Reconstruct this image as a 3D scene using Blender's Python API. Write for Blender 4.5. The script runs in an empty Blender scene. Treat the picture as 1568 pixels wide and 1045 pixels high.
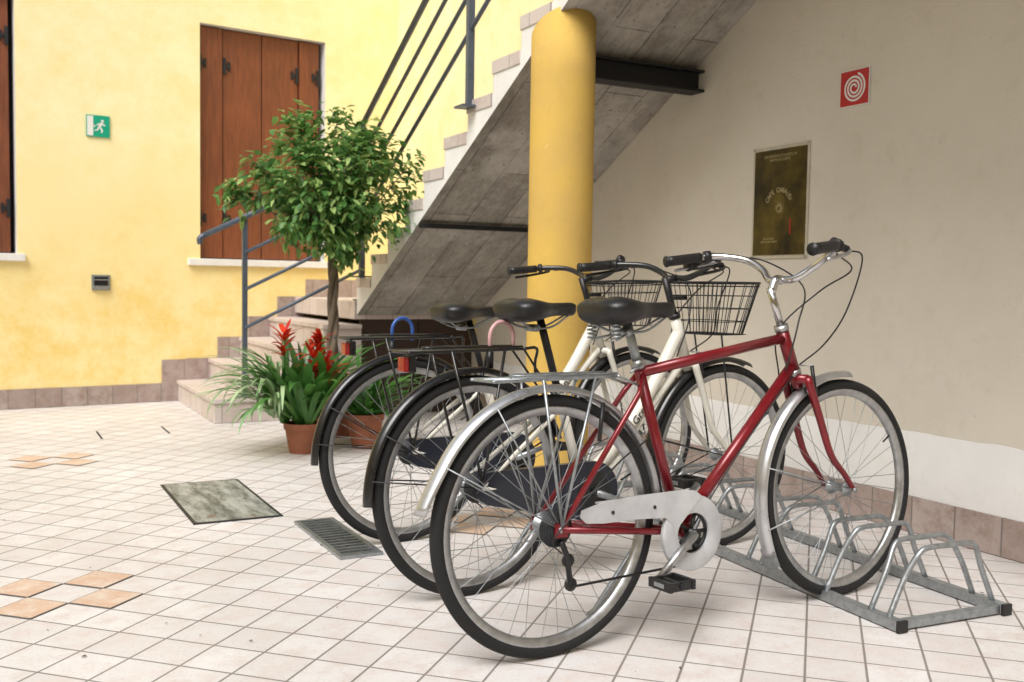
import bpy, bmesh, math, random
from mathutils import Vector, Matrix
random.seed(7)
rad=math.radians
scene=bpy.context.scene
pi=math.pi

# ------------------------------------------------------------------ materials
def nn(nt,t,**kw):
    n=nt.nodes.new(t)
    for k,v in kw.items(): setattr(n,k,v)
    return n
def base(name):
    m=bpy.data.materials.new(name); m.use_nodes=True
    nt=m.node_tree; b=nt.nodes['Principled BSDF']
    return m,nt,b
def mixrgb(nt,fac,c1,c2,blend='MIX'):
    n=nn(nt,'ShaderNodeMix',data_type='RGBA',blend_type=blend)
    for s,v in ((n.inputs[0],fac),(n.inputs[6],c1),(n.inputs[7],c2)):
        if isinstance(v,(int,float)): s.default_value=v
        elif isinstance(v,tuple): s.default_value=(*v,1) if len(v)==3 else v
        else: nt.links.new(v,s)
    return n.outputs[2]
def noise(nt,scale,detail=4,rough=.6,vec=None,stretch=None):
    n=nn(nt,'ShaderNodeTexNoise'); n.inputs['Scale'].default_value=scale
    n.inputs['Detail'].default_value=detail; n.inputs['Roughness'].default_value=rough
    if vec is None:
        tc=nn(nt,'ShaderNodeTexCoord'); vec=tc.outputs['Object']
    if stretch:
        mp=nn(nt,'ShaderNodeMapping'); mp.inputs['Scale'].default_value=stretch
        nt.links.new(vec,mp.inputs[0]); vec=mp.outputs[0]
    nt.links.new(vec,n.inputs[0])
    return n.outputs[0]
def ramp(nt,fac,p0,p1,c0=(0,0,0),c1=(1,1,1)):
    r=nn(nt,'ShaderNodeValToRGB'); e=r.color_ramp.elements
    e[0].position=p0; e[1].position=p1; e[0].color=(*c0,1); e[1].color=(*c1,1)
    nt.links.new(fac,r.inputs[0]); return r.outputs[0]
def bump(nt,b,h,strength=.3,dist=.01):
    n=nn(nt,'ShaderNodeBump'); n.inputs['Strength'].default_value=strength
    n.inputs['Distance'].default_value=dist
    nt.links.new(h,n.inputs['Height']); nt.links.new(n.outputs[0],b.inputs['Normal'])
def simple(name,col,rough=.5,metal=0,var=.25,scale=30,bmp=0,coat=0,stretch=None):
    m,nt,b=base(name)
    nz=noise(nt,scale,3,stretch=stretch)
    f=ramp(nt,nz,.3,.7)
    dark=tuple(c*(1-var) for c in col)
    nt.links.new(mixrgb(nt,f,dark,col),b.inputs['Base Color'])
    b.inputs['Metallic'].default_value=metal
    rr=nn(nt,'ShaderNodeMapRange'); rr.inputs[3].default_value=max(.03,rough-.08); rr.inputs[4].default_value=min(1,rough+.12)
    nt.links.new(nz,rr.inputs[0]); nt.links.new(rr.outputs[0],b.inputs['Roughness'])
    b.inputs['Coat Weight'].default_value=coat
    b.inputs['Coat Roughness'].default_value=.08
    if bmp: bump(nt,b,nz,bmp,.004)
    return m

def tile_mat(name,vecfn,bw,rh,mortar,c1,c2,cm,mott,rough=.42):
    m,nt,b=base(name)
    geo=nn(nt,'ShaderNodeNewGeometry')
    vec=vecfn(nt,geo.outputs['Position'])
    br=nn(nt,'ShaderNodeTexBrick'); br.offset=0; br.squash=1
    br.inputs['Scale'].default_value=1; br.inputs['Mortar Size'].default_value=mortar
    br.inputs['Mortar Smooth'].default_value=.35
    br.inputs['Brick Width'].default_value=bw; br.inputs['Row Height'].default_value=rh
    br.inputs['Color1'].default_value=(*c1,1); br.inputs['Color2'].default_value=(*c2,1)
    br.inputs['Mortar'].default_value=(*c2,1)
    br.inputs['Bias'].default_value=-.1
    nt.links.new(vec,br.inputs[0])
    n1=noise(nt,11,5,.75,vec=geo.outputs['Position'])
    n2=noise(nt,1.1,4,.6,vec=geo.outputs['Position'])
    n3=noise(nt,120,2,.6,vec=geo.outputs['Position'])
    col=mixrgb(nt,ramp(nt,n1,.44,.64),br.outputs[0],mott)
    dirt=mixrgb(nt,ramp(nt,n2,.3,.7),(.84,.83,.81),(1,1,1))
    col=mixrgb(nt,1.0,col,dirt,'MULTIPLY')
    sp=mixrgb(nt,ramp(nt,n3,.3,.42),(.82,.8,.78),(1,1,1))
    col=mixrgb(nt,1.0,col,sp,'MULTIPLY')
    mcol=mixrgb(nt,ramp(nt,n2,.3,.7),tuple(.7*x for x in cm),cm)
    col=mixrgb(nt,br.outputs['Fac'],col,mcol)
    nt.links.new(col,b.inputs['Base Color'])
    rr=nn(nt,'ShaderNodeMapRange'); rr.inputs[3].default_value=rough-.10; rr.inputs[4].default_value=rough+.25
    nt.links.new(n1,rr.inputs[0])
    mx=nn(nt,'ShaderNodeMath',operation='MAXIMUM'); nt.links.new(rr.outputs[0],mx.inputs[0]); nt.links.new(br.outputs['Fac'],mx.inputs[1])
    nt.links.new(mx.outputs[0],b.inputs['Roughness'])
    inv=nn(nt,'ShaderNodeMath',operation='SUBTRACT'); inv.inputs[0].default_value=1; nt.links.new(br.outputs['Fac'],inv.inputs[1])
    bump(nt,b,inv.outputs[0],.5,.0025)
    return m
def dotvec(nt,pos,vx,vy):
    cb=nn(nt,'ShaderNodeCombineXYZ')
    for i,v in enumerate((vx,vy)):
        d=nn(nt,'ShaderNodeVectorMath',operation='DOT_PRODUCT'); d.inputs[1].default_value=v
        nt.links.new(pos,d.inputs[0]); nt.links.new(d.outputs['Value'],cb.inputs[i])
    return cb.outputs[0]
q=math.sqrt(.5)
M_floor=tile_mat('floor_tiles',lambda nt,p:dotvec(nt,p,(q,q,0),(-q,q,0)),.15,.15,.0038,(.75,.735,.73),(.655,.63,.62),(.27,.24,.215),(.665,.60,.575),.46)
M_otile=tile_mat('orange_tiles',lambda nt,p:dotvec(nt,p,(q,q,0),(-q,q,0)),.15,.15,.0038,(.68,.49,.37),(.62,.42,.31),(.27,.24,.215),(.72,.61,.52),.46)
M_skirt=tile_mat('skirting_tiles',lambda nt,p:dotvec(nt,p,(1,1,0),(0,0,1)),.2,4.0,.004,(.47,.39,.36),(.38,.30,.27),(.24,.21,.19),(.32,.235,.205))
M_step=tile_mat('step_tiles',lambda nt,p:dotvec(nt,p,(1,1,0),(0,0,1)),.2,4.0,.004,(.66,.58,.55),(.56,.47,.43),(.42,.38,.35),(.66,.60,.57))

def yellow():
    m,nt,b=base('yellow_plaster')
    geo=nn(nt,'ShaderNodeNewGeometry'); P=geo.outputs['Position']
    sep=nn(nt,'ShaderNodeSeparateXYZ'); nt.links.new(P,sep.inputs[0])
    n1=noise(nt,1.6,5,.65,vec=P); n2=noise(nt,4,5,.75,vec=P); n3=noise(nt,60,3,.6,vec=P)
    a=nn(nt,'ShaderNodeMath',operation='MULTIPLY_ADD'); a.inputs[1].default_value=1.6; nt.links.new(n1,a.inputs[0]); nt.links.new(sep.outputs[2],a.inputs[2])
    mr=nn(nt,'ShaderNodeMapRange'); mr.inputs[1].default_value=1.5; mr.inputs[2].default_value=2.9
    nt.links.new(a.outputs[0],mr.inputs[0])
    low=mixrgb(nt,ramp(nt,n2,.36,.64),(.84,.62,.20),(.90,.76,.39))
    up=mixrgb(nt,ramp(nt,n2,.36,.68),(.92,.85,.53),(.89,.75,.37))
    col=mixrgb(nt,mr.outputs[0],low,up)
    nt.links.new(col,b.inputs['Base Color']); b.inputs['Roughness'].default_value=.9
    bump(nt,b,n3,.25,.004); return m
M_yellow=yellow()
def plaster(name,c1,c2,sc=1.3,dirty=(.6,.55,.5)):
    m,nt,b=base(name)
    n1=noise(nt,sc,5,.6); n2=noise(nt,9,5,.7); n3=noise(nt,70,3,.6); n4=noise(nt,25,2,.5)
    col=mixrgb(nt,ramp(nt,n1,.35,.7),c1,c2)
    col=mixrgb(nt,1.0,col,mixrgb(nt,ramp(nt,n2,.25,.45),(.92,.91,.88),(1,1,1)),'MULTIPLY')
    col=mixrgb(nt,ramp(nt,n4,.74,.80),col,dirty)
    nt.links.new(col,b.inputs['Base Color']); b.inputs['Roughness'].default_value=.88
    b.inputs['Specular IOR Level'].default_value=.25
    s=nn(nt,'ShaderNodeMath',operation='ADD'); nt.links.new(n3,s.inputs[0]); nt.links.new(n2,s.inputs[1])
    bump(nt,b,s.outputs[0],.3,.006); return m
M_wall=plaster('cream_plaster',(.66,.61,.525),(.72,.675,.59))
M_dado=plaster('white_dado_plaster',(.78,.77,.75),(.72,.71,.69),4)
M_white=plaster('white_stringer_plaster',(.82,.81,.78),(.72,.71,.68),3)
M_col=plaster('ochre_column_plaster',(.66,.44,.10),(.58,.385,.115),3.2,(.70,.52,.22))
def concrete():
    m,nt,b=base('board_formed_concrete')
    geo=nn(nt,'ShaderNodeNewGeometry'); P=geo.outputs['Position']
    v=dotvec(nt,P,(0,-.88,.47),(1,0,0))
    br=nn(nt,'ShaderNodeTexBrick'); br.offset=.37
    br.inputs['Scale'].default_value=1; br.inputs['Brick Width'].default_value=1.25; br.inputs['Row Height'].default_value=.24
    br.inputs['Mortar Size'].default_value=.004; br.inputs['Mortar Smooth'].default_value=.4
    br.inputs['Color1'].default_value=(.42,.395,.36,1); br.inputs['Color2'].default_value=(.31,.29,.26,1); br.inputs['Mortar'].default_value=(.18,.165,.15,1)
    nt.links.new(v,br.inputs[0])
    n1=noise(nt,2.6,6,.72,vec=v,stretch=(1,2,1)); n2=noise(nt,22,5,.7,vec=v,stretch=(.6,1.8,1))
    n3=noise(nt,1.6,5,.72); n4=noise(nt,40,3,.7)
    col=mixrgb(nt,1.0,br.outputs[0],mixrgb(nt,ramp(nt,n1,.32,.64),(.62,.60,.57),(1.2,1.2,1.18)),'MULTIPLY')
    col=mixrgb(nt,1.0,col,mixrgb(nt,ramp(nt,n2,.3,.6),(.78,.77,.75),(1.06,1.06,1.06)),'MULTIPLY')
    col=mixrgb(nt,ramp(nt,n3,.50,.68),col,(.52,.495,.46))
    col=mixrgb(nt,ramp(nt,n4,.64,.70),col,(.13,.12,.105))
    nt.links.new(col,b.inputs['Base Color']); b.inputs['Roughness'].default_value=.92
    s=nn(nt,'ShaderNodeMath',operation='SUBTRACT'); nt.links.new(n2,s.inputs[0]); nt.links.new(br.outputs['Fac'],s.inputs[1])
    bump(nt,b,s.outputs[0],.8,.008); return m
M_conc=concrete()
def wood():
    m,nt,b=base('brown_shutter_wood')
    n1=noise(nt,9,5,.7,stretch=(6,6,.5)); n2=noise(nt,2,4,.6,stretch=(1,1,.6))
    col=mixrgb(nt,ramp(nt,n1,.3,.7),(.135,.040,.016),(.26,.082,.029))
    col=mixrgb(nt,1.0,col,mixrgb(nt,ramp(nt,n2,.3,.7),(.72,.68,.68),(1.15,1.05,1)),'MULTIPLY')
    nt.links.new(col,b.inputs['Base Color']); b.inputs['Roughness'].default_value=.5
    bump(nt,b,n1,.25,.003); return m
M_wood=wood()
M_sill=simple('white_sill_stone',(.80,.79,.77),.6,0,.1,12,.1)
M_iron=simple('black_iron',(.03,.032,.036),.5,.4,.3,40,.2)
M_rail=simple('grey_blue_painted_steel',(.10,.125,.165),.42,.3,.2,25,.1)
M_beam=simple('dark_steel_beam',(.02,.02,.022),.55,.3,.3,18,.2)
M_dkpanel=simple('dark_brown_panel',(.05,.026,.016),.6,0,.3,9,.2,stretch=(8,8,1))
M_red=simple('red_bicycle_paint',(.23,.006,.014),.32,.25,.35,14,0,.45)
M_whitep=simple('white_bicycle_paint',(.74,.72,.64),.30,0,.10,15,0,.4)
M_alu=simple('aluminium',(.56,.57,.58),.38,.95,.3,35)
M_chrome=simple('chromed_steel',(.70,.70,.71),.17,1,.2,28)
M_fendr=simple('silver_mudguard',(.62,.63,.65),.28,.8,.25,12)
M_rubber=simple('tyre_rubber',(.014,.014,.0145),.85,0,.3,60,.2)
M_black=simple('black_plastic',(.012,.012,.013),.42,0,.25,30)
M_blackp=simple('black_enamel',(.010,.010,.011),.28,.1,.2,30,0,.3)
M_vinyl=simple('saddle_vinyl',(.011,.011,.012),.38,0,.25,160,.15)
M_guard=simple('silver_chainguard_plastic',(.60,.61,.63),.42,.1,.3,9)
M_navy=simple('dark_chaincase',(.014,.018,.032),.3,0,.2,12,0,.3)
M_galv=simple('galvanised_steel',(.42,.45,.47),.42,.8,.35,45,.1)
M_redl=simple('red_reflector',(.30,.006,.006),.15,0,.3,50,0,.6)
M_blue=simple('blue_cable_lock',(.03,.10,.36),.3,0,.1,40)
M_pink=simple('pink_cable_lock',(.60,.35,.35),.35,0,.1,40)
M_terra=simple('terracotta',(.36,.13,.07),.8,0,.35,12,.2)
M_soil=simple('potting_soil',(.035,.024,.016),.95,0,.5,60,.6)
M_bark=simple('ficus_bark',(.22,.17,.12),.85,0,.5,40,.6,stretch=(2,2,.4))
M_signw=simple('sign_white',(.80,.80,.78),.4,0,.04,10)
M_signr=simple('sign_red',(.50,.02,.03),.4,0,.08,10)
M_signg=simple('sign_green',(.0,.36,.22),.35,0,.08,10)
M_paper=simple('old_paper',(.62,.57,.45),.7,0,.2,15)
M_ptxt=simple('poster_print',(.55,.47,.24),.6,0,.2,60)
M_dkgap=simple('dark_gap',(.01,.01,.01),.9)
M_debris=simple('dry_leaf_litter',(.10,.065,.035),.9)

def leafmat(name,cA,cB,cC=None,tr=.25,rough=.35):
    m,nt,b=base(name)
    g=nn(nt,'ShaderNodeNewGeometry')
    col=mixrgb(nt,ramp(nt,g.outputs['Random Per Island'],0,.8),cA,cB)
    if cC: col=mixrgb(nt,ramp(nt,g.outputs['Random Per Island'],.60,.95),col,cC)
    nz=noise(nt,7,2)
    col=mixrgb(nt,1.0,col,mixrgb(nt,ramp(nt,nz,.3,.7),(.65,.72,.65),(1.2,1.2,1.1)),'MULTIPLY')
    nt.links.new(col,b.inputs['Base Color']); b.inputs['Roughness'].default_value=rough
    t=nn(nt,'ShaderNodeBsdfTranslucent'); nt.links.new(col,t.inputs[0])
    mx=nn(nt,'ShaderNodeMixShader'); mx.inputs[0].default_value=tr
    nt.links.new(b.outputs[0],mx.inputs[1]); nt.links.new(t.outputs[0],mx.inputs[2])
    out=[n for n in nt.nodes if n.type=='OUTPUT_MATERIAL'][0]
    nt.links.new(mx.outputs[0],out.inputs[0]); return m
M_ficus=leafmat('ficus_leaves',(.06,.17,.045),(.16,.32,.09),(.44,.58,.22),.38)
M_brom=leafmat('bromeliad_leaves',(.035,.13,.03),(.10,.25,.055),None,.2,.3)
M_spider=leafmat('variegated_leaves',(.20,.38,.17),(.44,.56,.34),None,.2)
M_bract=leafmat('red_bracts',(.50,.01,.012),(.68,.06,.02),None,.2)

def poster_mat():
    m,nt,b=base('poster_artwork')
    tc=nn(nt,'ShaderNodeTexCoord'); mp=nn(nt,'ShaderNodeMapping'); nt.links.new(tc.outputs['Object'],mp.inputs[0])
    mp.inputs['Location'].default_value=(0,0,.02); mp.inputs['Scale'].default_value=(7.5,0,5.5)
    ln=nn(nt,'ShaderNodeVectorMath',operation='LENGTH'); nt.links.new(mp.outputs[0],ln.inputs[0])
    nz=noise(nt,14,5,.75); n2=noise(nt,5,4,.6)
    a=nn(nt,'ShaderNodeMath',operation='MULTIPLY_ADD'); a.inputs[1].default_value=1.2; nt.links.new(nz,a.inputs[0]); nt.links.new(ln.outputs['Value'],a.inputs[2])
    bg=mixrgb(nt,ramp(nt,n2,.38,.66),(.013,.009,.005),(.115,.082,.012))
    col=mixrgb(nt,ramp(nt,a.outputs[0],.75,1.25,(1,1,1),(0,0,0)),bg,(.13,.095,.02))
    nt.links.new(col,b.inputs['Base Color']); b.inputs['Roughness'].default_value=.4; return m
M_poster=poster_mat()
def stone_mat():
    m,nt,b=base('manhole_marble')
    n1=noise(nt,4,7,.78,stretch=(3,.8,1)); n2=noise(nt,13,5,.7)
    col=mixrgb(nt,ramp(nt,n1,.40,.60),(.10,.11,.095),(.40,.41,.37))
    col=mixrgb(nt,ramp(nt,n2,.58,.70),col,(.17,.12,.08))
    nt.links.new(col,b.inputs['Base Color']); b.inputs['Roughness'].default_value=.5; bump(nt,b,n1,.4,.004); return m
M_stone=stone_mat()

# ------------------------------------------------------------------ mesh builder
class MB:
    def __init__(s): s.v=[];s.f=[];s.mi=[];s.sm=[];s.mats=[];s.M=Matrix.Identity(4)
    def mat(s,m):
        if m not in s.mats: s.mats.append(m)
        return s.mats.index(m)
    def add(s,vs,fs,m,smooth=True):
        o=len(s.v); i=s.mat(m)
        s.v+= [s.M@Vector(p) for p in vs]
        for f in fs: s.f.append([o+k for k in f]); s.mi.append(i); s.sm.append(smooth)
    def tube(s,pts,r,m,seg=8,closed=False,r2=None,caps=True):
        pts=[Vector(p) for p in pts]; n=len(pts)
        rs=[r if r2 is None else r+(r2-r)*i/(n-1) for i in range(n)]
        T=[]
        for i in range(n):
            if closed: t=pts[(i+1)%n]-pts[i-1]
            else: t=pts[min(i+1,n-1)]-pts[max(i-1,0)]
            T.append(t.normalized() if t.length>1e-9 else Vector((0,0,1)))
        up=Vector((0,0,1)) if abs(T[0].z)<.9 else Vector((1,0,0))
        nrm=(up-T[0]*up.dot(T[0])).normalized(); vs=[];fs=[]
        for i in range(n):
            nrm=(nrm-T[i]*nrm.dot(T[i]))
            nrm=nrm.normalized(); bn=T[i].cross(nrm)
            for k in range(seg):
                a=2*pi*k/seg; vs.append(pts[i]+(nrm*math.cos(a)+bn*math.sin(a))*rs[i])
        for i in range(n if closed else n-1):
            j=(i+1)%n
            for k in range(seg):
                k2=(k+1)%seg; fs.append([i*seg+k,i*seg+k2,j*seg+k2,j*seg+k])
        if not closed and caps:
            fs.append(list(range(seg))[::-1]); fs.append([(n-1)*seg+k for k in range(seg)])
        s.add(vs,fs,m)
    def ring(s,c,prof,m,a0=0,a1=2*pi,n=72,smooth=True):
        full=abs(a1-a0-2*pi)<1e-6; N=n if full else n+1; P=len(prof); vs=[];fs=[]
        for i in range(N):
            a=a0+(a1-a0)*i/n
            for (r,y) in prof: vs.append((c[0]+r*math.cos(a),c[1]+y,c[2]+r*math.sin(a)))
        for i in range(n):
            j=(i+1)%N
            for k in range(P):
                k2=(k+1)%P; fs.append([i*P+k,j*P+k,j*P+k2,i*P+k2])
        if not full: fs.append(list(range(P))); fs.append([n*P+k for k in range(P)][::-1])
        s.add(vs,fs,m,smooth)
    def box(s,x0,x1,y0,y1,z0,z1,m):
        vs=[(x,y,z) for x in (x0,x1) for y in (y0,y1) for z in (z0,z1)]
        fs=[[0,1,3,2],[4,6,7,5],[0,4,5,1],[2,3,7,6],[0,2,6,4],[1,5,7,3]]
        s.add(vs,fs,m,False)
    def prism(s,poly,y0,y1,m,side=None):
        n=len(poly)
        vs=[(p[0],y0,p[1]) for p in poly]+[(p[0],y1,p[1]) for p in poly]
        s.add(vs,[list(range(n)),list(range(n,2*n))[::-1]],m,False)
        s.add(vs,[[i,(i+1)%n,n+(i+1)%n,n+i] for i in range(n)],side or m,False)
    def make(s,name,parent=None,bevel=0,recalc=True):
        me=bpy.data.meshes.new(name); me.from_pydata([tuple(v) for v in s.v],[],s.f)
        for m in s.mats: me.materials.append(m)
        me.polygons.foreach_set('material_index',s.mi); me.polygons.foreach_set('use_smooth',s.sm)
        if recalc:
            bm=bmesh.new(); bm.from_mesh(me); bmesh.ops.recalc_face_normals(bm,faces=bm.faces); bm.to_mesh(me); bm.free()
        me.update()
        o=bpy.data.objects.new(name,me); scene.collection.objects.link(o)
        if parent: o.parent=parent
        if bevel:
            b=o.modifiers.new('bevel','BEVEL'); b.width=bevel; b.segments=2; b.limit_method='ANGLE'
        return o
def empty(name,loc=(0,0,0),rz=0):
    e=bpy.data.objects.new(name,None); e.location=loc; e.rotation_euler=(0,0,rz); e.empty_display_size=.1
    scene.collection.objects.link(e); return e
def cr(pts,n=6):
    P=[Vector(p) for p in pts]; P=[P[0]*2-P[1]]+P+[P[-1]*2-P[-2]]; out=[]
    for i in range(1,len(P)-2):
        for k in range(n):
            t=k/n; a,b,c,d=P[i-1],P[i],P[i+1],P[i+2]
            out.append(.5*((2*b)+(c-a)*t+(2*a-5*b+4*c-d)*t*t+(-a+3*b-3*c+d)*t**3))
    out.append(P[-2]); return out

# ------------------------------------------------------------------ ground
g=MB(); S=40
g.add([(-S,-S,0),(S,-S,0),(S,S,0),(-S,S,0)],[[0,1,2,3]],M_floor,False); g.make('ground')
def cell(i,j,z=.003):
    h=.15; pts=[]
    for (u,v) in ((i,j),(i+1,j),(i+1,j+1),(i,j+1)):
        U=u*h;V=v*h; pts.append((q*U-q*V,q*U+q*V,z))
    return pts
ot=MB()
for (ca,cb) in ((.195,3.36),(.34,5.73),(1.80,3.60)):
    U=(ca+cb)*q;V=(-ca+cb)*q; i0=math.floor(U/.15); j0=math.floor(V/.15)
    for di,dj in ((1,0),(-1,0),(0,1),(0,-1)):
        ot.add(cell(i0+di,j0+dj),[[0,1,2,3]],M_otile,False)
ot.make('floor_tile_inlay')
db=MB(); rl=random.Random(3)
for i in range(70):
    x=rl.uniform(-.6,3.2); y=rl.uniform(1.2,5.5); s=rl.uniform(.002,.007); a=rl.uniform(0,6)
    vs=[(x+s*rl.uniform(.5,1.3)*math.cos(a+k*1.26),y+s*rl.uniform(.4,1)*math.sin(a+k*1.26),.0035+rl.uniform(0,.002)) for k in range(5)]
    db.add(vs,[[0,1,2,3,4]],M_debris,False)
for (x,y) in ((.62,6.55),(1.02,6.62)):
    db.box(x-.005,x+.005,y-.16,y+.16,.0005,.003,M_dkgap)
db.make('floor_litter')

mh=MB()
mh.box(0.735,1.065,4.02,4.83,-.02,.006,M_stone)
for (x0,x1,y0,y1) in ((.722,.7345,4.007,4.843),(1.0655,1.078,4.007,4.843),(.7350,1.0650,4.007,4.0195),(.7350,1.0650,4.8305,4.843)):
    mh.box(x0,x1,y0,y1,-.02,.005,M_iron)
mh.make('manhole_cover')
dr=MB()
dr.box(1.095,1.235,3.30,3.86,-.03,.0035,M_dkgap)
dr.box(1.085,1.103,3.29,3.87,-.02,.012,M_galv); dr.box(1.227,1.245,3.29,3.87,-.02,.012,M_galv)
dr.box(1.1035,1.2265,3.29,3.312,-.02,.012,M_galv); dr.box(1.1035,1.2265,3.848,3.87,-.02,.012,M_galv)
nb=14
for i in range(nb):
    y=3.332+i*(3.828-3.332)/(nb-1)
    dr.box(1.1035,1.2265,y-.0055,y+.0055,-.02,.0095,M_galv)
dr.make('floor_drain_grate')

# ------------------------------------------------------------------ yellow building
YA=rad(6.5); YB=empty('yellow_house_facade',(.091,8.057,0),YA)
def wall_holes(xs,zs,holes,y,m,depth):
    mb=MB()
    for i in range(len(xs)-1):
        for k in range(len(zs)-1):
            x0,x1,z0,z1=xs[i],xs[i+1],zs[k],zs[k+1]
            if any(h[0]<=x0+1e-6 and h[1]>=x1-1e-6 and h[2]<=z0+1e-6 and h[3]>=z1-1e-6 for h in holes): continue
            mb.add([(x0,y,z0),(x1,y,z0),(x1,y,z1),(x0,y,z1)],[[0,1,2,3]],m,False)
    for (a,b,c,d) in holes:
        mb.add([(a,y,c),(a,y+depth,c),(a,y+depth,d),(a,y,d)],[[0,1,2,3]],M_sill,False)
        mb.add([(b,y,c),(b,y+depth,c),(b,y+depth,d),(b,y,d)],[[0,1,2,3]],M_sill,False)
        mb.add([(a,y,d),(b,y,d),(b,y+depth,d),(a,y+depth,d)],[[0,1,2,3]],M_sill,False)
        mb.add([(a,y,c),(b,y,c),(b,y+depth,c),(a,y+depth,c)],[[0,1,2,3]],M_sill,False)
    return mb
holes=[(1.456,2.521,1.13,2.99),(-.93,.132,1.13,2.99)]
w=wall_holes([-7,-.93,.132,1.456,2.521,3.24],[-.05,1.13,2.99,5.0],holes,0,M_yellow,.16)
w.box(-7,3.2,.3,.4,0,5,M_yellow); w.box(-7,3.2,.002,.3,4.9,5.0,M_yellow)
w.make('wall',YB,recalc=False)
def shutters(x0,x1,z0,z1,par):
    mb=MB(); W=x1-x0
    mb.box(x0,x1,.14,.16,z0,z1,M_dkgap)
    e=[0,.19,.5,.80,1.0]
    for i in range(4):
        a=x0+W*e[i]+.004; b=x0+W*e[i+1]-.004; yy=.075 if i in(1,2) else .06
        if i==3: b-=.03
        mb.box(a,b,yy,yy+.04,z0+.012,z1-.01,M_wood)
        for zc in (z0+.33,z1-.30):
            side=a+.012 if i in (0,1) else b-.012
            s=1 if i in(0,1) else -1
            mb.box(min(side,side+s*.05),max(side,side+s*.05),yy-.012,yy-.001,zc-.012,zc+.012,M_iron)
            mb.box(side-.012,side+.012,yy-.016,yy-.0015,zc-.065,zc+.065,M_iron)
            mb.box(side+s*.04-.009,side+s*.04+.009,yy-.014,yy-.0012,zc-.035,zc+.035,M_iron)
    mb.make('shutters',par,.002)
    sl=MB(); sl.box(x0-.10,x1+.05,-.035,.15,z0-.052,z0+.002,M_sill); sl.make('window_sill',par,.004)
shutters(1.456,2.521,1.13,2.99,YB); shutters(-.93,.132,1.13,2.99,YB)
sk=MB(); sk.box(-7,1.15,-.014,-.001,0,.145,M_skirt); sk.box(1.15,1.34,-.014,-.001,.0,.33,M_skirt)
for i in range(1,5):
    x=1.34+.2525*(i-1); sk.box(x,x+.2525,-.014,-.001,.166*i+.0,.166*i+.17,M_skirt)
sk.box(2.35,3.2,-.014,-.001,.83,.98,M_skirt)
sk.make('skirting',YB)
# the rest of the enclosed courtyard: facade behind the viewer and facade on the left
def side_facade(name,loc,rz,x0,x1):
    e=empty(name,loc,rz); hs=[(x0+1.2+i*2.6,x0+2.25+i*2.6,1.13,2.99) for i in range(int((x1-x0-2)/2.6))]
    xs=sorted([x0,x1]+[h[0] for h in hs]+[h[1] for h in hs])
    w=wall_holes(xs,[-.05,1.13,2.99,4.4],hs,0,M_yellow,.16); w.box(x0,x1,.002,.4,4.38,4.48,M_sill); w.make('wall',e,recalc=False)
    for h in hs: shutters(*h,e)
side_facade('courtyard_facade',(0,-4.2,0),pi,-3.2,6.5)
side_facade('courtyard_facade',(-5.6,0,0),pi/2,-4.2,7.4)
ex=empty('exit_sign',(.091+math.cos(YA)*.69,8.057+math.sin(YA)*.69,2.10),YA)
mb=MB(); mb.box(-.083,.083,-.012,-.002,-.08,.08,M_signg)
mb.box(-.078,-.035,-.0135,-.0121,-.073,.073,M_signw)
def flat(mb,poly,y,m): mb.add([(p[0],y,p[1]) for p in poly],[list(range(len(poly)))],m,False)
flat(mb,[(.030+.010*math.cos(t),.040+.010*math.sin(t)) for t in [k*pi/6 for k in range(12)]],-.0136,M_signw)
for poly in ([(.012,.026),(.034,.030),(.020,-.008),(.000,-.006)],[(.030,.026),(.052,.008),(.048,.002),(.027,.014)],[(.014,.024),(-.008,.016),(-.010,.002),(-.004,.002),(-.001,.012),(.012,.014)],
             [(.004,-.008),(.020,-.010),(.034,-.026),(.028,-.050),(.020,-.050),(.022,-.030)],[(.000,-.006),(.010,-.010),(-.004,-.034),(-.026,-.036),(-.026,-.028),(-.010,-.027)],
             [(-.030,-.012),(-.030,.012),(-.018,0)]):
    flat(mb,poly,-.0136,M_signw)
mb.make('panel',ex,recalc=False)
wl=empty('wall_light',(.091+math.cos(YA)*.702,8.057+math.sin(YA)*.702,.93),YA)
mb=MB(); mb.box(-.066,.066,-.014,-.001,-.058,.058,M_galv); mb.box(-.050,.050,-.022,-.0145,-.022,.044,M_black)
mb.box(-.056,.056,-.03,-.0145,-.05,-.026,M_alu)
mb.box(-.050,.050,-.034,-.0225,.018,.024,M_alu); mb.make('housing',wl,.002)

# ------------------------------------------------------------------ right wall
WA=3.287
B0=6.75; T=.30; Rr=.16; Z0=.83; N=13
rw=empty('plaster_wall',(0,0,0))
mb=MB(); mb.box(WA,WA+.25,-4.1,8.6,-.05,4.6,M_wall); mb.make('wall',rw)
mb=MB(); x=WA-.003
mb.add([(x,8.6,.5),(x,B0,.5),(x,B0,4.6),(x,8.6,4.6)],[[0,1,2,3]],M_yellow,False)
for k in range(N):
    b0=B0-T*k;b1=b0-T; z=Z0+Rr*(k+1)-.05
    mb.add([(x,b0,z),(x,b1,z),(x,b1,4.6),(x,b0,4.6)],[[0,1,2,3]],M_yellow,False)
mb.make('stairwell_paint',rw,recalc=False)
mb=MB()
ys=[ -3.5+i*.06 for i in range(int((6.7+3.5)/.06)+1)]
vs=[];fs=[]
for y in ys:
    zt=.40+.006*math.sin(y*3.1)+random.uniform(-.004,.004)
    vs+= [(WA-.006,y,.146),(WA-.006,y,zt-.004),(WA-.001,y,zt)]
for i in range(len(ys)-1):
    a=i*3;b=a+3; fs+=[[a,b,b+1,a+1],[a+1,b+1,b+2,a+2]]
mb.add(vs,fs,M_dado); mb.make('dado',rw)
mb=MB(); mb.box(WA-.013,WA-.0012,-3.5,6.7,0,.145,M_skirt); mb.make('skirting',rw,.002)

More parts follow.
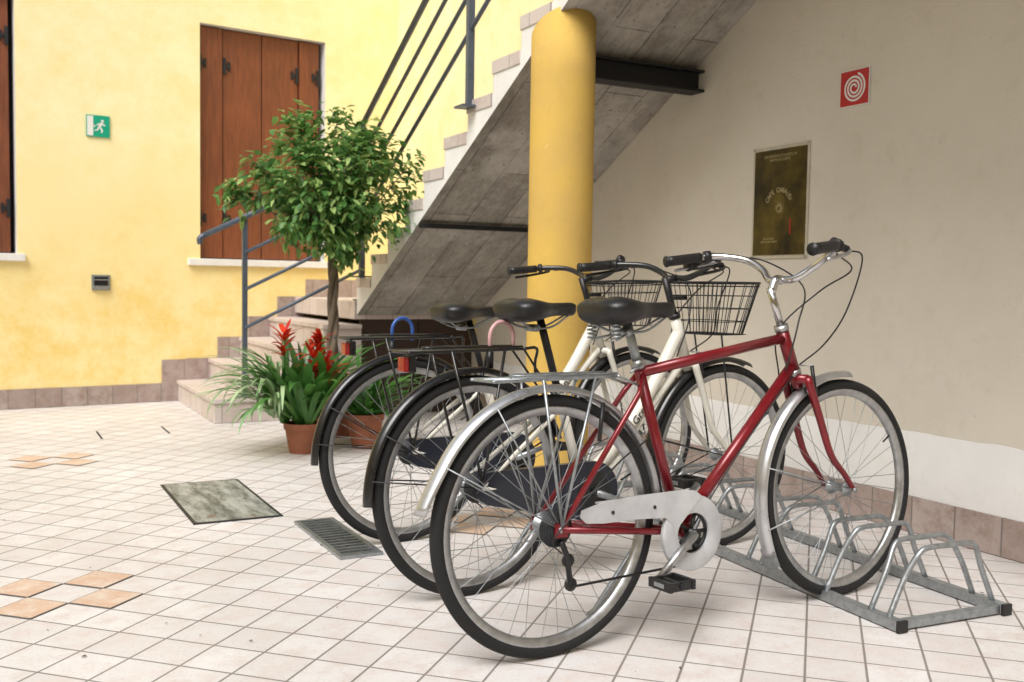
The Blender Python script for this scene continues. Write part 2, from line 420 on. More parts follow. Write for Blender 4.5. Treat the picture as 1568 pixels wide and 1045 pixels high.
fs_=empty('fire_hose_sign',(WA,3.108,1.825),-pi/2)
mb=MB(); mb.box(-.081,.081,-.006,-.002,-.078,.078,M_signw); mb.box(-.076,.076,-.0085,-.0061,-.073,.073,M_signr)
vs=[];NN=140
for i in range(NN+1):
    t=i/NN; a=t*2*pi*3.2; r=.006+.050*t
    vs+=[((r)*math.cos(a),-.0095,(r)*math.sin(a)),((r+.0088)*math.cos(a),-.0095,(r+.0088)*math.sin(a))]
mb.add(vs,[[2*i,2*i+1,2*i+3,2*i+2] for i in range(NN)],M_signw,False)
mb.make('panel',fs_,recalc=False)
po=empty('framed_poster',(WA,3.54,1.37),-pi/2)
mb=MB(); mb.box(-.184,.184,-.006,-.002,-.262,.262,M_paper); mb.box(-.170,.170,-.0095,-.0061,-.245,.245,M_poster)
for (x,z) in ((-.177,.255),(.177,.255),(-.177,-.255),(.177,-.255)): mb.ring((x,-.008,z),[(0.0001,-.003),(.006,-.003),(.006,.003),(.0001,.003)],M_alu,n=12)
mb.make('board',po)
def text(body,size,loc,parent,mat,rot=0,name='lettering'):
    c=bpy.data.curves.new(name,'FONT'); c.body=body; c.size=size; c.align_x='CENTER'; c.align_y='CENTER'; c.materials.append(mat)
    o=bpy.data.objects.new(name,c); o.parent=parent; o.location=loc; o.rotation_euler=(pi/2,rot,0); scene.collection.objects.link(o); return o
text('UN MONDO DI GUSTO VI\nINVITA A CORTE',.018,(0,-.0105,.205),po,M_ptxt)
for i,ch in enumerate('CAFE CARAIBI'):
    a=rad(158-i*12.5); text(ch,.033,(.080*math.cos(a),-.0105,-.015+.070*math.sin(a)),po,M_ptxt,-(a-pi/2))
text('bar e ristoro\naperto tutti i giorni',.014,(-.06,-.0105,-.175),po,M_ptxt)
mb=MB()
for k in range(14):
    a=k*2*pi/14; r0=.012; r1=random.uniform(.020,.040)
    mb.add([(r0*math.cos(a-.2),-.0105,r0*math.sin(a-.2)-.03),(r1*math.cos(a),-.0105,r1*math.sin(a)-.03),(r0*math.cos(a+.2),-.0105,r0*math.sin(a+.2)-.03)],[[0,1,2]],M_ptxt,False)
mb.box(.075,.081,-.0112,-.0100,-.15,-.08,M_signr)
mb.make('artwork',po,recalc=False)

# ------------------------------------------------------------------ staircase
AO=2.34; AI=WA-.0045
st=empty('staircase')
mb=MB()
be=B0-T*N
under=lambda b:4.342-.535*b
for k in range(N):
    b0=B0-T*k;b1=B0-T*(k+1);z=Z0+Rr*(k+1)
    for A in (AO,AI):
        mb.add([(A,b0,under(b0)),(A,b1,under(b1)),(A,b1,z),(A,b0,z)],[[0,1,2,3]],M_white,False)
mb.add([(AO,B0,under(B0)),(AI,B0,under(B0)),(AI,be,under(be)),(AO,be,under(be))],[[0,1,2,3]],M_conc,False)
mb.add([(AO,B0,under(B0)),(AI,B0,under(B0)),(AI,B0,Z0+Rr),(AO,B0,Z0+Rr)],[[0,1,2,3]],M_white,False)
mb.add([(AO,be,under(be)),(AI,be,under(be)),(AI,be,Z0+Rr*N),(AO,be,Z0+Rr*N)],[[0,1,2,3]],M_white,False)
mb.make('upper_flight',st,recalc=False)
mb=MB()
for k in range(N):
    z=Z0+Rr*(k+1); b0=B0-T*k;b1=B0-T*(k+1)
    mb.box(AO-.006,AI,b1+.012,b0+.012,z-.062,z+.004,M_step)
    mb.box(AO+.002,AI,b0+.001,b0+.009,z-Rr+.005,z-.063,M_step)
mb.make('upper_treads',st,.002)
mb=MB()
for i in range(1,5):
    a0=1.36+.25*(i-1)
    mb.box(a0,AO+.05,6.79,8.45,.166*(i-1),.166*i-.032,M_step)
    mb.box(a0-.012,AO+.05,6.778,8.45,.166*i-.0315,.166*i-.0005,M_step)
mb.box(AO-.01,AI,6.778,8.45,Z0-.13,Z0,M_step)
mb.make('lower_flight',st,.003)
mb=MB(); mb.box(AO+.06,AI,6.83,6.87,0,Z0-.132,M_dkpanel); mb.box(AO+.5,AO+.506,6.825,6.8295,.02,Z0-.15,M_dkgap); mb.make('landing_dark_panel',st)  # added panel, its dark brown stands in for the dim void under the landing
mb=MB()
b=4.17; zt=under(b+.06)
mb.box(AO+.10,AI,b-.055,b+.055,zt-.012,zt-.001,M_beam); mb.box(AO+.10,AI,b-.006,b+.006,zt-.098,zt-.0125,M_beam); mb.box(AO+.10,AI,b-.055,b+.055,zt-.112,zt-.0985,M_beam)
b=5.6; zt=under(b+.03); mb.box(AO+.0,AI,b-.02,b+.02,zt-.03,zt-.001,M_beam)
mb.make('steel_beams',st)
mb=MB(); mb.box(1.75,AI,-2.5,be-.002,2.75,2.91,M_conc); mb.make('gallery_shade_slab',st)  # out-of-view slab at the stair top, widened to shade the right wall
mb=MB()
def post(a,b,z0,z1,m=M_rail):
    mb.box(a-.016,a+.016,b-.016,b+.016,z0,z1,m)
    mb.box(a-.05,a+.05,b-.04,b+.04,z0-.002,z0+.010,m)
bb=6.83
post(1.57,bb,.166,1.375); post(2.40,bb,Z0+.004,1.86)
for h,r in ((0,.019),(-.24,.012),(-.49,.012),(-.75,.012)):
    x0=1.30 if h==0 else 1.57
    f=lambda a:1.264+.5*(a-1.31)+h
    mb.tube([(x0,bb-.02,f(x0)),(2.40,bb-.02,f(2.40))],r,M_rail,8)
mb.tube(cr([(1.30,bb-.02,1.26),(1.27,bb-.02,1.235),(1.275,bb-.02,1.20)],4),.019,M_rail,8)
ax=AO-.012
for b in (4.91,3.1,6.62):
    z=Z0+Rr+(B0-b)*Rr/T
    mb.box(ax-.018,ax+.018,b-.018,b+.018,z-.05,z+.98,M_rail)
    mb.box(ax-.07,ax+.06,b-.07,b+.05,z-.062,z-.051,M_rail)
for h,r in ((.99,.020),(.77,.013),(.56,.013),(.35,.013)):
    p=lambda b:(ax,b,Z0+Rr+(B0-b)*Rr/T+h)
    mb.tube([p(6.75),p(2.6)],r,M_rail,8)
mb.make('railings',st)

co=MB(); vs=[];fs=[];n=48; cx,cy,R0=2.43,4.10,.152
zs=[0,.5,1,1.5,1.95,2.14]
for z in zs:
    for k in range(n):
        a=2*pi*k/n; y=cy+R0*math.sin(a); x=cx+R0*math.cos(a)
        zz=z if z<2.14 else under(y)+.02
        vs.append((x,y,zz))
for i in range(len(zs)-1):
    for k in range(n): fs.append([i*n+k,i*n+(k+1)%n,(i+1)*n+(k+1)%n,(i+1)*n+k])
fs.append([ (len(zs)-1)*n+k for k in range(n)])
co.add(vs,fs,M_col); co.make('round_column')

# ------------------------------------------------------------------ bicycles
R=.343
def circ(r,c,n=10): return [(c[0]+r*math.cos(2*pi*k/n),c[1]+r*math.sin(2*pi*k/n)) for k in range(n)]
def wheel(par,nm,cx,M,rear,rot):
    mb=MB(); mb.M=M; c=(cx,0,R)
    mb.ring(c,circ(.0185,(R-.0185,0),12),M_rubber,n=96)
    mb.ring(c,[(.309,-.012),(.313,-.0135),(.313,-.010),(.306,-.008),(.306,.008),(.313,.010),(.313,.0135),(.309,.012),(.292,.0085),(.290,0),(.292,-.0085)],M_alu,n=96)
    fl=.030 if rear else .020; fy=.026 if rear else .032
    mb.ring(c,[(.0001,-fy-.012),(.011,-fy-.012),(.011,-fy-.003),(fl+.004,-fy-.001),(fl+.004,-fy+.002),(.014,-fy+.007),(.014,fy-.007),(fl+.004,fy-.002),(fl+.004,fy+.001),(.011,fy+.003),(.011,fy+.012),(.0001,fy+.012)],M_galv,n=24)
    mb.tube([(cx,-.065,R),(cx,.065,R)],.005,M_galv,8)
    for y in(-.064,.058): mb.tube([(cx,y,R),(cx,y+.006,R)],.009,M_galv,6)
    for i in range(36):
        a=2*pi*i/36+rot; sd=1 if i%2 else -1; da=(1 if (i//2)%2 else -1)*rad(68)
        p0=(cx+fl*math.cos(a+da),sd*fy,R+fl*math.sin(a+da)); p1=(cx+.293*math.cos(a),0,R+.293*math.sin(a))
        mb.tube([p0,p1],.0011,M_galv,4,caps=False)
    a=rot+.3; mb.tube([(cx+.291*math.cos(a),0,R+.291*math.sin(a)),(cx+.255*math.cos(a),0,R+.255*math.sin(a))],.003,M_black,6)
    mb.make(nm,par)
def fender(mb,cx,a0,a1,m,width=.027,rr=.369,flare=0):
    K=8; n=48; P=2*(K+1); vs=[];fs=[]
    for i in range(n+1):
        a=rad(a0+(a1-a0)*i/n); fx_=flare*max(0,(i/n-.86)/.14)**2
        prof=[]
        for k in range(K+1):
            y=-width+2*width*k/K; prof.append((rr+fx_-.016*(abs(y)/width)**2.2,y))
        prof+=[(r-.002,y*.96) for (r,y) in prof[::-1]]
        for (r,y) in prof: vs.append((cx+r*math.cos(a),y,R+r*math.sin(a)))
    for i in range(n):
        for k in range(P):
            k2=(k+1)%P; fs.append([i*P+k,(i+1)*P+k,(i+1)*P+k2,i*P+k2])
    fs.append(list(range(P))); fs.append([n*P+k for k in range(P)][::-1])
    mb.add(vs,fs,m)
def saddle(par,M,cx,cz,springs=True):
    mb=MB(); mb.M=M@Matrix.Translation((cx,0,cz))@Matrix.Rotation(rad(-2),4,'Y')
    S=[(-.135,.045,.008,-.018),(-.128,.078,.022,-.030),(-.105,.098,.032,-.042),(-.07,.104,.034,-.045),(-.03,.090,.026,-.040),(.01,.062,.018,-.034),(.05,.038,.014,-.030),(.09,.028,.013,-.030),(.125,.023,.012,-.032),(.142,.014,.006,-.026),(.147,.004,.0,-.012)]
    D=cr([(x,w_,t) for x,w_,t,d in S],3); E=cr([(x,d,0) for x,w_,t,d in S],3)
    vs=[];K=20
    for p,e in zip(D,E):
        x,w_,t=p; d=e[1]
        for k in range(K):
            a=2*pi*k/K; c,s_=math.cos(a),math.sin(a)
            yy=w_*math.copysign(abs(c)**.8,c); zz=(t*abs(s_)**.75 if s_>0 else d*abs(s_)**.5*1)
            if s_<0: yy*=.93
            if t>.02: zz-= .006*max(0,1-abs(yy)/.02) if s_>0 else 0
            vs.append((x,yy,zz))
    n=len(D); fs=[[i*K+k,i*K+(k+1)%K,(i+1)*K+(k+1)%K,(i+1)*K+k] for i in range(n-1) for k in range(K)]
    fs.append(list(range(K))); fs.append([(n-1)*K+k for k in range(K)])
    mb.add(vs,fs,M_vinyl)
    for y in(-.022,.022):
        mb.tube(cr([(-.10,y*1.8,-.04),(-.05,y,-.062),(.03,y,-.064),(.11,y*.5,-.03)],5),.0035,M_galv,6)
    mb.tube([(-.03,-.03,-.064),(-.03,.03,-.064)],.012,M_galv,8)
    if springs:
        for y in(-.055,.055):
            h=[(-.095+.012*math.cos(t*.6),y+.012*math.sin(t*.6),-.080+t*.0010) for t in range(0,40)]
            mb.tube(h,.0026,M_galv,5)
            mb.tube([(-.095,y,-.082),(-.03,y*.4,-.068)],.0035,M_galv,6)
    mb.make('saddle',par)
def pedal(mb,c):
    x,y,z=c
    mb.tube([(x,y-.048,z),(x,y+.048,z)],.010,M_black,8)
    for s_ in(-1,1):
        mb.box(x+s_*.038-.006,x+s_*.038+.006,y-.045,y+.045,z-.013,z+.013,M_black)
        mb.box(x+s_*.0445-.001,x+s_*.0445+.001,y-.02,y+.02,z-.006,z+.006,M_galv)
        mb.box(x-.031,x+.031,y+s_*.038-.005,y+s_*.038+.005,z-.012,z+.012,M_black)
def bicycle(loc,ang,st_):
    e=empty('bicycle',(loc[0],loc[1],0),ang)
    lean=Matrix.Rotation(rad(st_.get('lean',0)),4,'X'); wb=1.10
    red=st_['kind']=='red'
    M=lean; SL=math.tan(rad(90-(68 if red else 70)))
    ax=wb-.055; hx=lambda z:ax-(z-R)*SL
    pv=Vector((hx(.75),0,.75)); sd=Vector((-SL,0,1)).normalized()
    Ms=M@Matrix.Translation(pv)@Matrix.Rotation(rad(st_['steer']),4,sd)@Matrix.Translation(-pv)
    FM=M_red if red else M_whitep
    BB=Vector((.44,0,.285))
    wheel(e,'rear_wheel',0,M,True,.1); wheel(e,'front_wheel',wb,Ms,False,.23)
    mb=MB(); mb.M=M
    sa=rad(72.5); sdv=Vector((-math.cos(sa),0,math.sin(sa)))
    hb,ht=(.715,.850) if red else (.70,.865)
    if red:
        stt=BB+sdv*.495
        mb.tube([BB,stt],.0155,FM,14)
        mb.tube([(hx(ht-.03),0,ht-.03),stt-sdv*.025],.0155,FM,14)
        mb.tube([(hx(hb+.02),0,hb+.02),BB],.0175,FM,14)
        ss=stt-sdv*.03
    else:
        stt=BB+sdv*.36
        mb.tube([BB,stt],.016,FM,14)
        mb.tube(cr([(hx(ht-.06),0,ht-.06),(.74,0,.60),(.60,0,.44),BB+Vector((0,0,.02))],8),.023,FM,16)
        mb.tube(cr([(hx(hb+.01),0,hb+.01),(.70,0,.50),(.58,0,.36),BB],8),.014,FM,12)
        ss=stt-sdv*.02
    mb.tube([(hx(hb),0,hb),(hx(ht),0,ht)],.019,FM,16)
    for z in (hb,ht): mb.tube([(hx(z-.007),0,z-.007),(hx(z+.008),0,z+.008)],.0215,M_alu if red else M_black,16)
    mb.tube([(BB.x,-.036,BB.z),(BB.x,.036,BB.z)],.021,FM,16)
    for y in(-1,1):
        mb.tube([ss+Vector((0,y*.012,0)),ss+Vector((-.03,y*.035,-.05)),(0,y*.058,R)],.008,FM,8)
        mb.tube([BB+Vector((-.02,y*.02,0)),(.33,y*.036,.297),(0,y*.058,R)],.0095,FM,8)
        mb.box(-.018,.02,y*.058-.003,y*.058+.003,R-.02,R+.016,FM)
    mb.tube([(.33,-.036,.298),(.33,.036,.298)],.007,FM,8)
    mb.make('frame',e)
    if not red:
        an=math.atan2(.16,.14)
        c=bpy.data.curves.new('frame_lettering','FONT'); c.body='e Green'; c.size=.042; c.align_x='CENTER'; c.align_y='CENTER'; c.extrude=.0006; c.materials.append(M_black)
        o=bpy.data.objects.new('frame_lettering',c); o.parent=e
        o.matrix_local=M@Matrix.Translation((.675,-.0236,.523))@Matrix.Rotation(-an,4,'Y')@Matrix.Rotation(pi/2,4,'X'); scene.collection.objects.link(o)
    mb=MB(); mb.M=M
    top=Vector((.285,0,st_['sz']-.06)) ; tt=BB+sdv*((top.z-BB.z)/sdv.z)
    mb.tube([stt-sdv*.02,tt],.013,M_black if not red else M_galv,12); mb.tube([stt-sdv*.012,stt+sdv*.012],.0195,M_alu,14)
    if red:
        mb.tube([stt+Vector((.0,-.02,0)),stt+Vector((-.05,-.035,-.02))],.004,M_galv,6)
    mb.make('seatpost',e)
    saddle(e,M,tt.x+(.015 if red else -.005),st_['sz']-.02,red)
    mb=MB(); mb.M=Ms
    cz=.70; mb.tube([(hx(cz),-.047,cz-.005),(hx(cz),.047,cz-.005)],.014,FM,12)
    mb.tube([(hx(cz-.03),0,cz-.03),(hx(cz+.03),0,cz+.03)],.017,FM,12)
    for y in(-1,1):
        mb.tube(cr([(hx(cz),y*.046,cz),(hx(.58),y*.05,.58),(hx(.46),y*.053,.46),(ax+.012,y*.055,.395),(wb,y*.056,R)],5),.0135,FM,10,r2=.008)
        mb.tube([(hx(.665)+.024,y*.045,.645),(hx(.70)+.030,y*.038,.735)],.006,M_black,8)
        mb.box(hx(.665)+.0,hx(.665)+.05,y*.026-.005,y*.026+.005,.655,.668,M_black)
    mb.tube([(hx(.70)+.030,-.038,.735),(hx(.70)+.030,.038,.735)],.002,M_galv,6)
    mb.make('fork',e)
    mb=MB(); mb.M=M; fm=M_fendr if red else M_blackp
    fender(mb,0,8 if red else 20,170 if red else 184,fm,width=.027 if red else .024,flare=.022 if red else .004)
    for a in ((150,) if red else (150,172)):
        for y in(-1,1):
            mb.tube([(0,y*.06,R),(.358*math.cos(rad(a)),y*.024,R+.358*math.sin(rad(a)))],.0024,M_galv if red else M_black,5)
    if red:
        for y in(-1,1): mb.tube([(0,y*.06,R),(.358*math.cos(rad(118)),y*.027,R+.358*math.sin(rad(118)))],.0024,M_galv,5)
    mb.make('rear_mudguard',e)
    mb=MB(); mb.M=Ms; fender(mb,wb,84 if red else 68,208,fm,width=.027 if red else .024,flare=.006)
    for a in (195,165):
        for y in(-1,1): mb.tube([(wb,y*.06,R),(wb+.358*math.cos(rad(a)),y*.024,R+.358*math.sin(rad(a)))],.0024,M_galv if red else M_black,5)
    if red:
        a=rad(209); p=(wb+.37*math.cos(a),R+.37*math.sin(a))
        mb.prism([(p[0]-.004,p[1]+.02),(p[0]+.004,p[1]+.02),(p[0]+.025,p[1]-.025),(p[0]+.012,p[1]-.03)],-.026,.026,M_galv)
    mb.make('front_mudguard',e)
    mb=MB(); mb.M=M; cm=M_galv if red else M_blackp
    z=.728 if red else .765; x0,x1=(-.19,.20) if red else (-.25,.17); wd=.055 if red else .06
    tr=.0042 if red else .0048
    mb.tube(cr([(x1,-wd*.6,z),(x0+.03,-wd,z),(x0,-wd*.8,z),(x0,wd*.8,z),(x0+.03,wd,z),(x1,wd*.6,z)],6),tr,cm,8)
    for y in (-.028,0,.028) if not red else (-.02,.02): mb.tube([(x0,y,z+.001),(x1,y*.9,z+.001)],.0032,cm,6)
    for x in (x0+.10,x1-.08,x1): mb.tube([(x,-wd*.75,z),(x,wd*.75,z)],.004,cm,6)
    mb.tube(cr([(x1,-.03,z+.008),(x1-.2,-.033,z+.010),(x0+.09,-.02,z+.010),(x0+.09,.02,z+.010),(x1-.2,.033,z+.010),(x1,.03,z+.008)],5),.003,cm,6)
    for y in(-1,1):
        mb.tube([(x0+.14,y*wd,z),(0,y*.064,R+.01)],tr,cm,7)
        mb.tube([(x1-.08,y*wd*.8,z),(0,y*.064,R+.01)],tr,cm,7)
        mb.tube([(x1,y*wd*.6,z),tuple(ss+Vector((-.02,y*.025,-.03)))],.004,cm,6)
    if not red:
        mb.tube(cr([(x1,-.035,z),(x1+.055,-.03,z),(x1+.07,0,z-.05),(x1+.075,0,z-.10)],4),.005,cm,6)
    mb.make('rear_carrier',e)
    if not red:
        mb=MB(); mb.M=M
        mb.box(x0-.000,x0+.018,-.020,.020,z-.060,z-.016,M_redl); mb.box(x0+.0185,x0+.040,-.024,.024,z-.062,z-.010,M_black)
        mb.tube([(x0+.03,0,z-.01),(x0+.03,0,z+.0)],.006,M_black,6)
        mb.make('tail_light',e,.006)
    mb=MB(); mb.M=M; y=-.048
    cr_=.088 if red else .08
    mb.ring((BB.x,y,BB.z),[(.05,-.002),(cr_,-.002),(cr_,.002),(.05,.002)],M_black,n=48)
    for k in range(5):
        a=k*2*pi/5; mb.tube([(BB.x,y,BB.z),(BB.x+.055*math.cos(a),y,BB.z+.055*math.sin(a))],.006,M_black,6)
    for k in range(5): mb.ring((0,-.034-.0045*k,R),[(.012,-.001),(.050-.0055*k,-.001),(.050-.0055*k,.001),(.012,.001)],M_iron,n=28)
    top_=[(BB.x-.005,y,BB.z+cr_),(0,-.044,R+.040)]
    mb.tube(top_,.0036,M_beam,5)
    mb.tube([(BB.x,y,BB.z-cr_),(.05,-.046,R-.155),(.03,-.046,R-.115)] if red else [(BB.x,y,BB.z-cr_),(0,-.044,R-.04)],.0036,M_beam,5)
    arc=[(BB.x+cr_*math.cos(t),y,BB.z+cr_*math.sin(t)) for t in [rad(90-12*k) for k in range(16)]]
    mb.tube(arc,.0036,M_beam,5)
    if red:
        mb.tube([(.0,-.06,R-.03),(.022,-.052,R-.07),(.035,-.048,R-.14)],.008,M_black,6)
        mb.ring((.030,-.046,R-.085),[(.002,-.003),(.018,-.003),(.018,.003),(.002,.003)],M_black,n=16)
        mb.ring((.038,-.046,R-.148),[(.002,-.003),(.018,-.003),(.018,.003),(.002,.003)],M_black,n=16)
        mb.tube([(.035,-.046,R-.078),(0,-.044,R-.03)],.0036,M_beam,5)
    ca=rad(st_['crank']); L=.17
    dx,dz=L*math.cos(ca),L*math.sin(ca)
    mb.tube([(BB.x,-.070,BB.z),(BB.x+dx,-.076,BB.z+dz)],.013,M_alu if red else M_galv,8,r2=.009)
    mb.tube([(BB.x,-.080,BB.z),(BB.x,.075,BB.z)],.012,M_black,10)
    mb.tube([(BB.x,.066,BB.z),(BB.x-dx,.072,BB.z-dz)],.013,M_alu,8,r2=.009)
    mb.make('crankset',e)
    mb=MB(); mb.M=M; pedal(mb,(BB.x+dx,-.130,BB.z+dz)); pedal(mb,(BB.x-dx,.130,BB.z-dz)); mb.make('pedals',e,.002)
    mb=MB(); mb.M=M; gm=M_guard if red else M_navy
    if red:
        mb.ring((BB.x,-.0585,BB.z),[(.056,-.004),(.100,-.005),(.106,-.002),(.106,.010),(.100,.010),(.056,.004)],gm,n=56)
        poly=[(BB.x+.03,BB.z+.100),(BB.x+.005,BB.z+.118),(BB.x-.03,BB.z+.124),(.25,.408),(.13,.402),(.062,.386),(.058,.368),(.075,.352),(.13,.346),(.25,.345),(.34,.338),(BB.x-.075,.315),(BB.x-.064,BB.z+.0),(BB.x-.05,BB.z+.028),(BB.x-.02,BB.z+.056)]
        mb.prism(poly,-.0645,-.0595,gm)
        mb.box(.12,.36,-.0590,-.040,.396,.400,gm)
        for x in (.16,.30): mb.ring((x,-.0655,.372),[(.0001,-.001),(.005,-.001),(.005,.001),(.0001,.001)],M_iron,n=12)
    else:
        poly=[]
        for k in range(13): t=rad(90-15*k); poly.append((BB.x+.102*math.cos(t),BB.z+.102*math.sin(t)))
        for k in range(9): t=rad(270-22.5*k); poly.append((.03+.052*math.cos(t),R-.005+.052*math.sin(t)))
        mb.prism(poly,-.064,-.040,gm)
        mb.ring((BB.x,-.066,BB.z),[(.001,-.003),(.065,-.003),(.070,.001),(.001,.001)],M_blackp,n=40)
    mb.make('chain_guard',e,.003)
    mb=MB(); mb.M=M
    mb.tube([(.33,.04,.28),(.20,.11,.03),(.185,.115,.012)] if not red else [(.33,.03,.27),(.24,.13,.05),(.225,.14,.035)],.008,M_galv,8); mb.make('kickstand',e)
    mb=MB(); mb.M=Ms
    if red:
        mb.tube([(hx(.85),0,.85),(hx(.97),0,.97)],.0115,M_chrome,12)
        mb.tube(cr([(hx(.955),0,.955),(hx(.99)+.03,0,.993),(hx(.99)+.055,0,.995)],4),.013,M_chrome,12,r2=.015)
        cx=hx(.99)+.055; bm_=M_chrome
        half=[(cx,0,.995),(cx+.004,.05,.997),(cx+.030,.10,1.03),(cx+.025,.165,1.065),(cx-.03,.235,1.08),(cx-.09,.268,1.075),(cx-.195,.29,1.062)]
    else:
        mb.tube([(hx(.86),0,.86),(hx(1.0),0,1.0)],.0125,M_black,12)
        mb.tube([(hx(.99),0,.99),(hx(.99)+.05,0,1.0)],.014,M_black,12)
        cx=hx(.99)+.05; bm_=M_blackp
        half=[(cx,0,1.0),(cx+.004,.05,1.0),(cx+.02,.10,1.02),(cx+.005,.17,1.045),(cx-.05,.24,1.05),(cx-.10,.27,1.045),(cx-.21,.29,1.035)]
    for s_ in(-1,1):
        pts=cr([(x,s_*y_,z_) for x,y_,z_ in half],6); mb.tube(pts,.0112,bm_,10)
        g_=pts[-8:]; mb.tube(g_,.0160,M_black,12)
        mb.tube(pts[-11:-8],.019,M_black,12); mb.tube([g_[-1],g_[-1]+(g_[-1]-g_[-2])*.3],.018,M_black,12)
        a=pts[-12]; d_=(pts[-1]-pts[-9]).normalized()
        mb.tube(cr([a,a+Vector((.035,s_*.012,-.012)),a+Vector((.03,s_*.03,-.022))+d_*.05,a+Vector((.012,s_*.028,-.03))+d_*.13],4),.0055,M_alu if red else M_black,7)
        mb.tube([a,a+Vector((.03,s_*.008,-.01))],.011,M_black,8)
    a=cr([(x,-y_,z_) for x,y_,z_ in half],6)[-17]
    mb.ring((a.x,a.y,a.z+.018),[(.0001,-.012),(.016,-.012),(.020,.0),(.014,.010),(.0001,.013)],M_black,n=18)
    mb.make('handlebar',e)
    mb=MB(); mb.M=Ms
    def H(s_,i): 
        p=half[i]; return Vector((p[0],s_*p[1],p[2]))
    a=H(-1,4)+Vector((.04,0,-.01)); b_=H(1,4)+Vector((.04,0,-.01)); zb=.735
    k=.15 if red else .09
    mb.tube(cr([a,a+Vector((k*.7,.03,-.02)),(cx+k,-.12,.90),(hx(.7)+.11,-.02,.80),(hx(.7)+.04,.02,zb)],8),.0026,M_black,6)
    mb.tube(cr([b_,b_+Vector((k*.7,-.05,.0)),(cx+k*.8,.02,.98),(cx+.04,-.03,.86),(hx(.8)-.03,-.025,.72)],8),.0026,M_black,6)
    mb.tube(cr([a+Vector((-.02,.02,-.01)),(cx+k*.9,-.15,1.02),(cx+k*.9,-.03,.96),(cx+.02,.03,.84),(hx(.75)-.03,.02,.70)],8),.0026,M_black,6)
    mb.make('cables',e)
    mb=MB(); mb.M=M
    p_=(hx(hb)-.03,-.022,hb-.01)
    if red: mb.tube(cr([p_,(.66,-.02,.50),(.47,-.03,.30)],6),.0023,M_black,5)
    mb.tube(cr([(.30,-.03,.55),(.18,-.06,.50),(.05,-.075,.40),(-.03,-.07,R-.02),(.0,-.062,R-.06)],6),.0024,M_black,5)
    for y in(-1,1): mb.tube([(.13,y*.045,.56),(.15,y*.035,.66)],.006,M_black,7)
    mb.make('rear_brake',e)
    if st_.get('basket'):
        mb=MB(); mb.M=Ms
        def loop(cx_,lx,ly,z_,n=40):
            out=[]
            for k in range(n):
                t=2*pi*k/n; c,s_=math.cos(t),math.sin(t)
                out.append(Vector((cx_+lx*math.copysign(abs(c)**.55,c),ly*math.copysign(abs(s_)**.55,s_),z_)))
            return out
        bz0,bz1=.80,.985; c0=1.02
        L0=loop(c0,.085,.125,bz0); L1=loop(c0+.01,.125,.170,bz1)
        for t in (.0,.25,.5,.75): mb.tube([a*(1-t)+b_*t for a,b_ in zip(L0,L1)],.0018,M_iron,5,True)
        mb.tube(L1,.0045,M_iron,7,True); mb.tube([p+Vector((0,0,-.012)) for p in L1],.002,M_iron,5,True)
        for a,b_ in zip(L0,L1): mb.tube([a,b_],.0016,M_iron,5)
        for i in range(9):
            yy=-.11+.22*i/8; mb.tube([(c0-.083,yy,bz0),(c0+.083,yy,bz0)],.0016,M_iron,5)
        for i in range(5):
            xx=c0-.06+.12*i/4; mb.tube([(xx,-.12,bz0),(xx,.12,bz0)],.0016,M_iron,5)
        mb.tube([(hx(.93),0,.93),(c0-.11,0,.93)],.008,M_black,6)
        for y in(-1,1): mb.tube([(c0,y*.07,bz0),(wb,y*.062,R+.01)],.0035,M_iron,6)
        mb.make('front_basket',e)
    if st_.get('lock'):
        mb=MB(); mb.M=M; lx,lz,lr,lm=st_['lock']
        mb.tube([(lx+lr,.03,lz-.04)]+[(lx+lr*math.cos(t),.03,lz+lr*1.1*math.sin(t)) for t in [pi*k/16 for k in range(17)]]+[(lx-lr,.03,lz-.05)],.007,lm,8)
        mb.tube([(lx-lr,.03,lz-.04),(lx-lr,.03,lz-.10)],.012,M_black,8)
        mb.make('cable_lock',e)
    return e
bicycle((1.293,2.200),rad(3.0),dict(kind='red',steer=2,sz=.93,crank=-142,lean=-2.0))
bicycle((1.335,2.755),rad(6.8),dict(kind='white',steer=-2,sz=.915,crank=-20,basket=1,lean=-1.0,lock=(.13,.80,.045,M_pink)))
bicycle((1.39,3.44),rad(4.5),dict(kind='white',steer=3,sz=.885,crank=15,basket=1,lean=-1.0,lock=(.0,.79,.042,M_blue)))

# ------------------------------------------------------------------ bicycle rack
rk=empty('bicycle_rack',(2.285,1.925,0),rad(-4))
mb=MB(); L=2.05; W=.415
mb.box(-.016,.016,0,L,.004,.034,M_galv); mb.box(W-.016,W+.016,0,L,.004,.034,M_galv)
mb.box(.0165,W-.0165,.002,.030,.006,.030,M_galv); mb.box(.0165,W-.0165,L-.03,L-.002,.006,.030,M_galv)
for x in (0,W): mb.box(x-.018,x+.018,-.012,-.0005,.002,.036,M_black)
mb.make('rails',rk,.002)
mb=MB()
for yc in (.08,.34,.66,1.0,1.32,1.66,1.95):
    for s_ in(-1,1):
        y=yc+s_*.036; h=.225
        mb.tube(cr([(0,y,.03),(.055,y,.14),(.095,y+s_*.012,h-.015),(.13,y+s_*.014,h),(.21,y+s_*.014,h),(W-.13,y+s_*.014,h),(W-.095,y+s_*.012,h-.015),(W-.055,y,.14),(W,y,.03)],5),.0085,M_galv,8)
mb.make('hoops',rk)

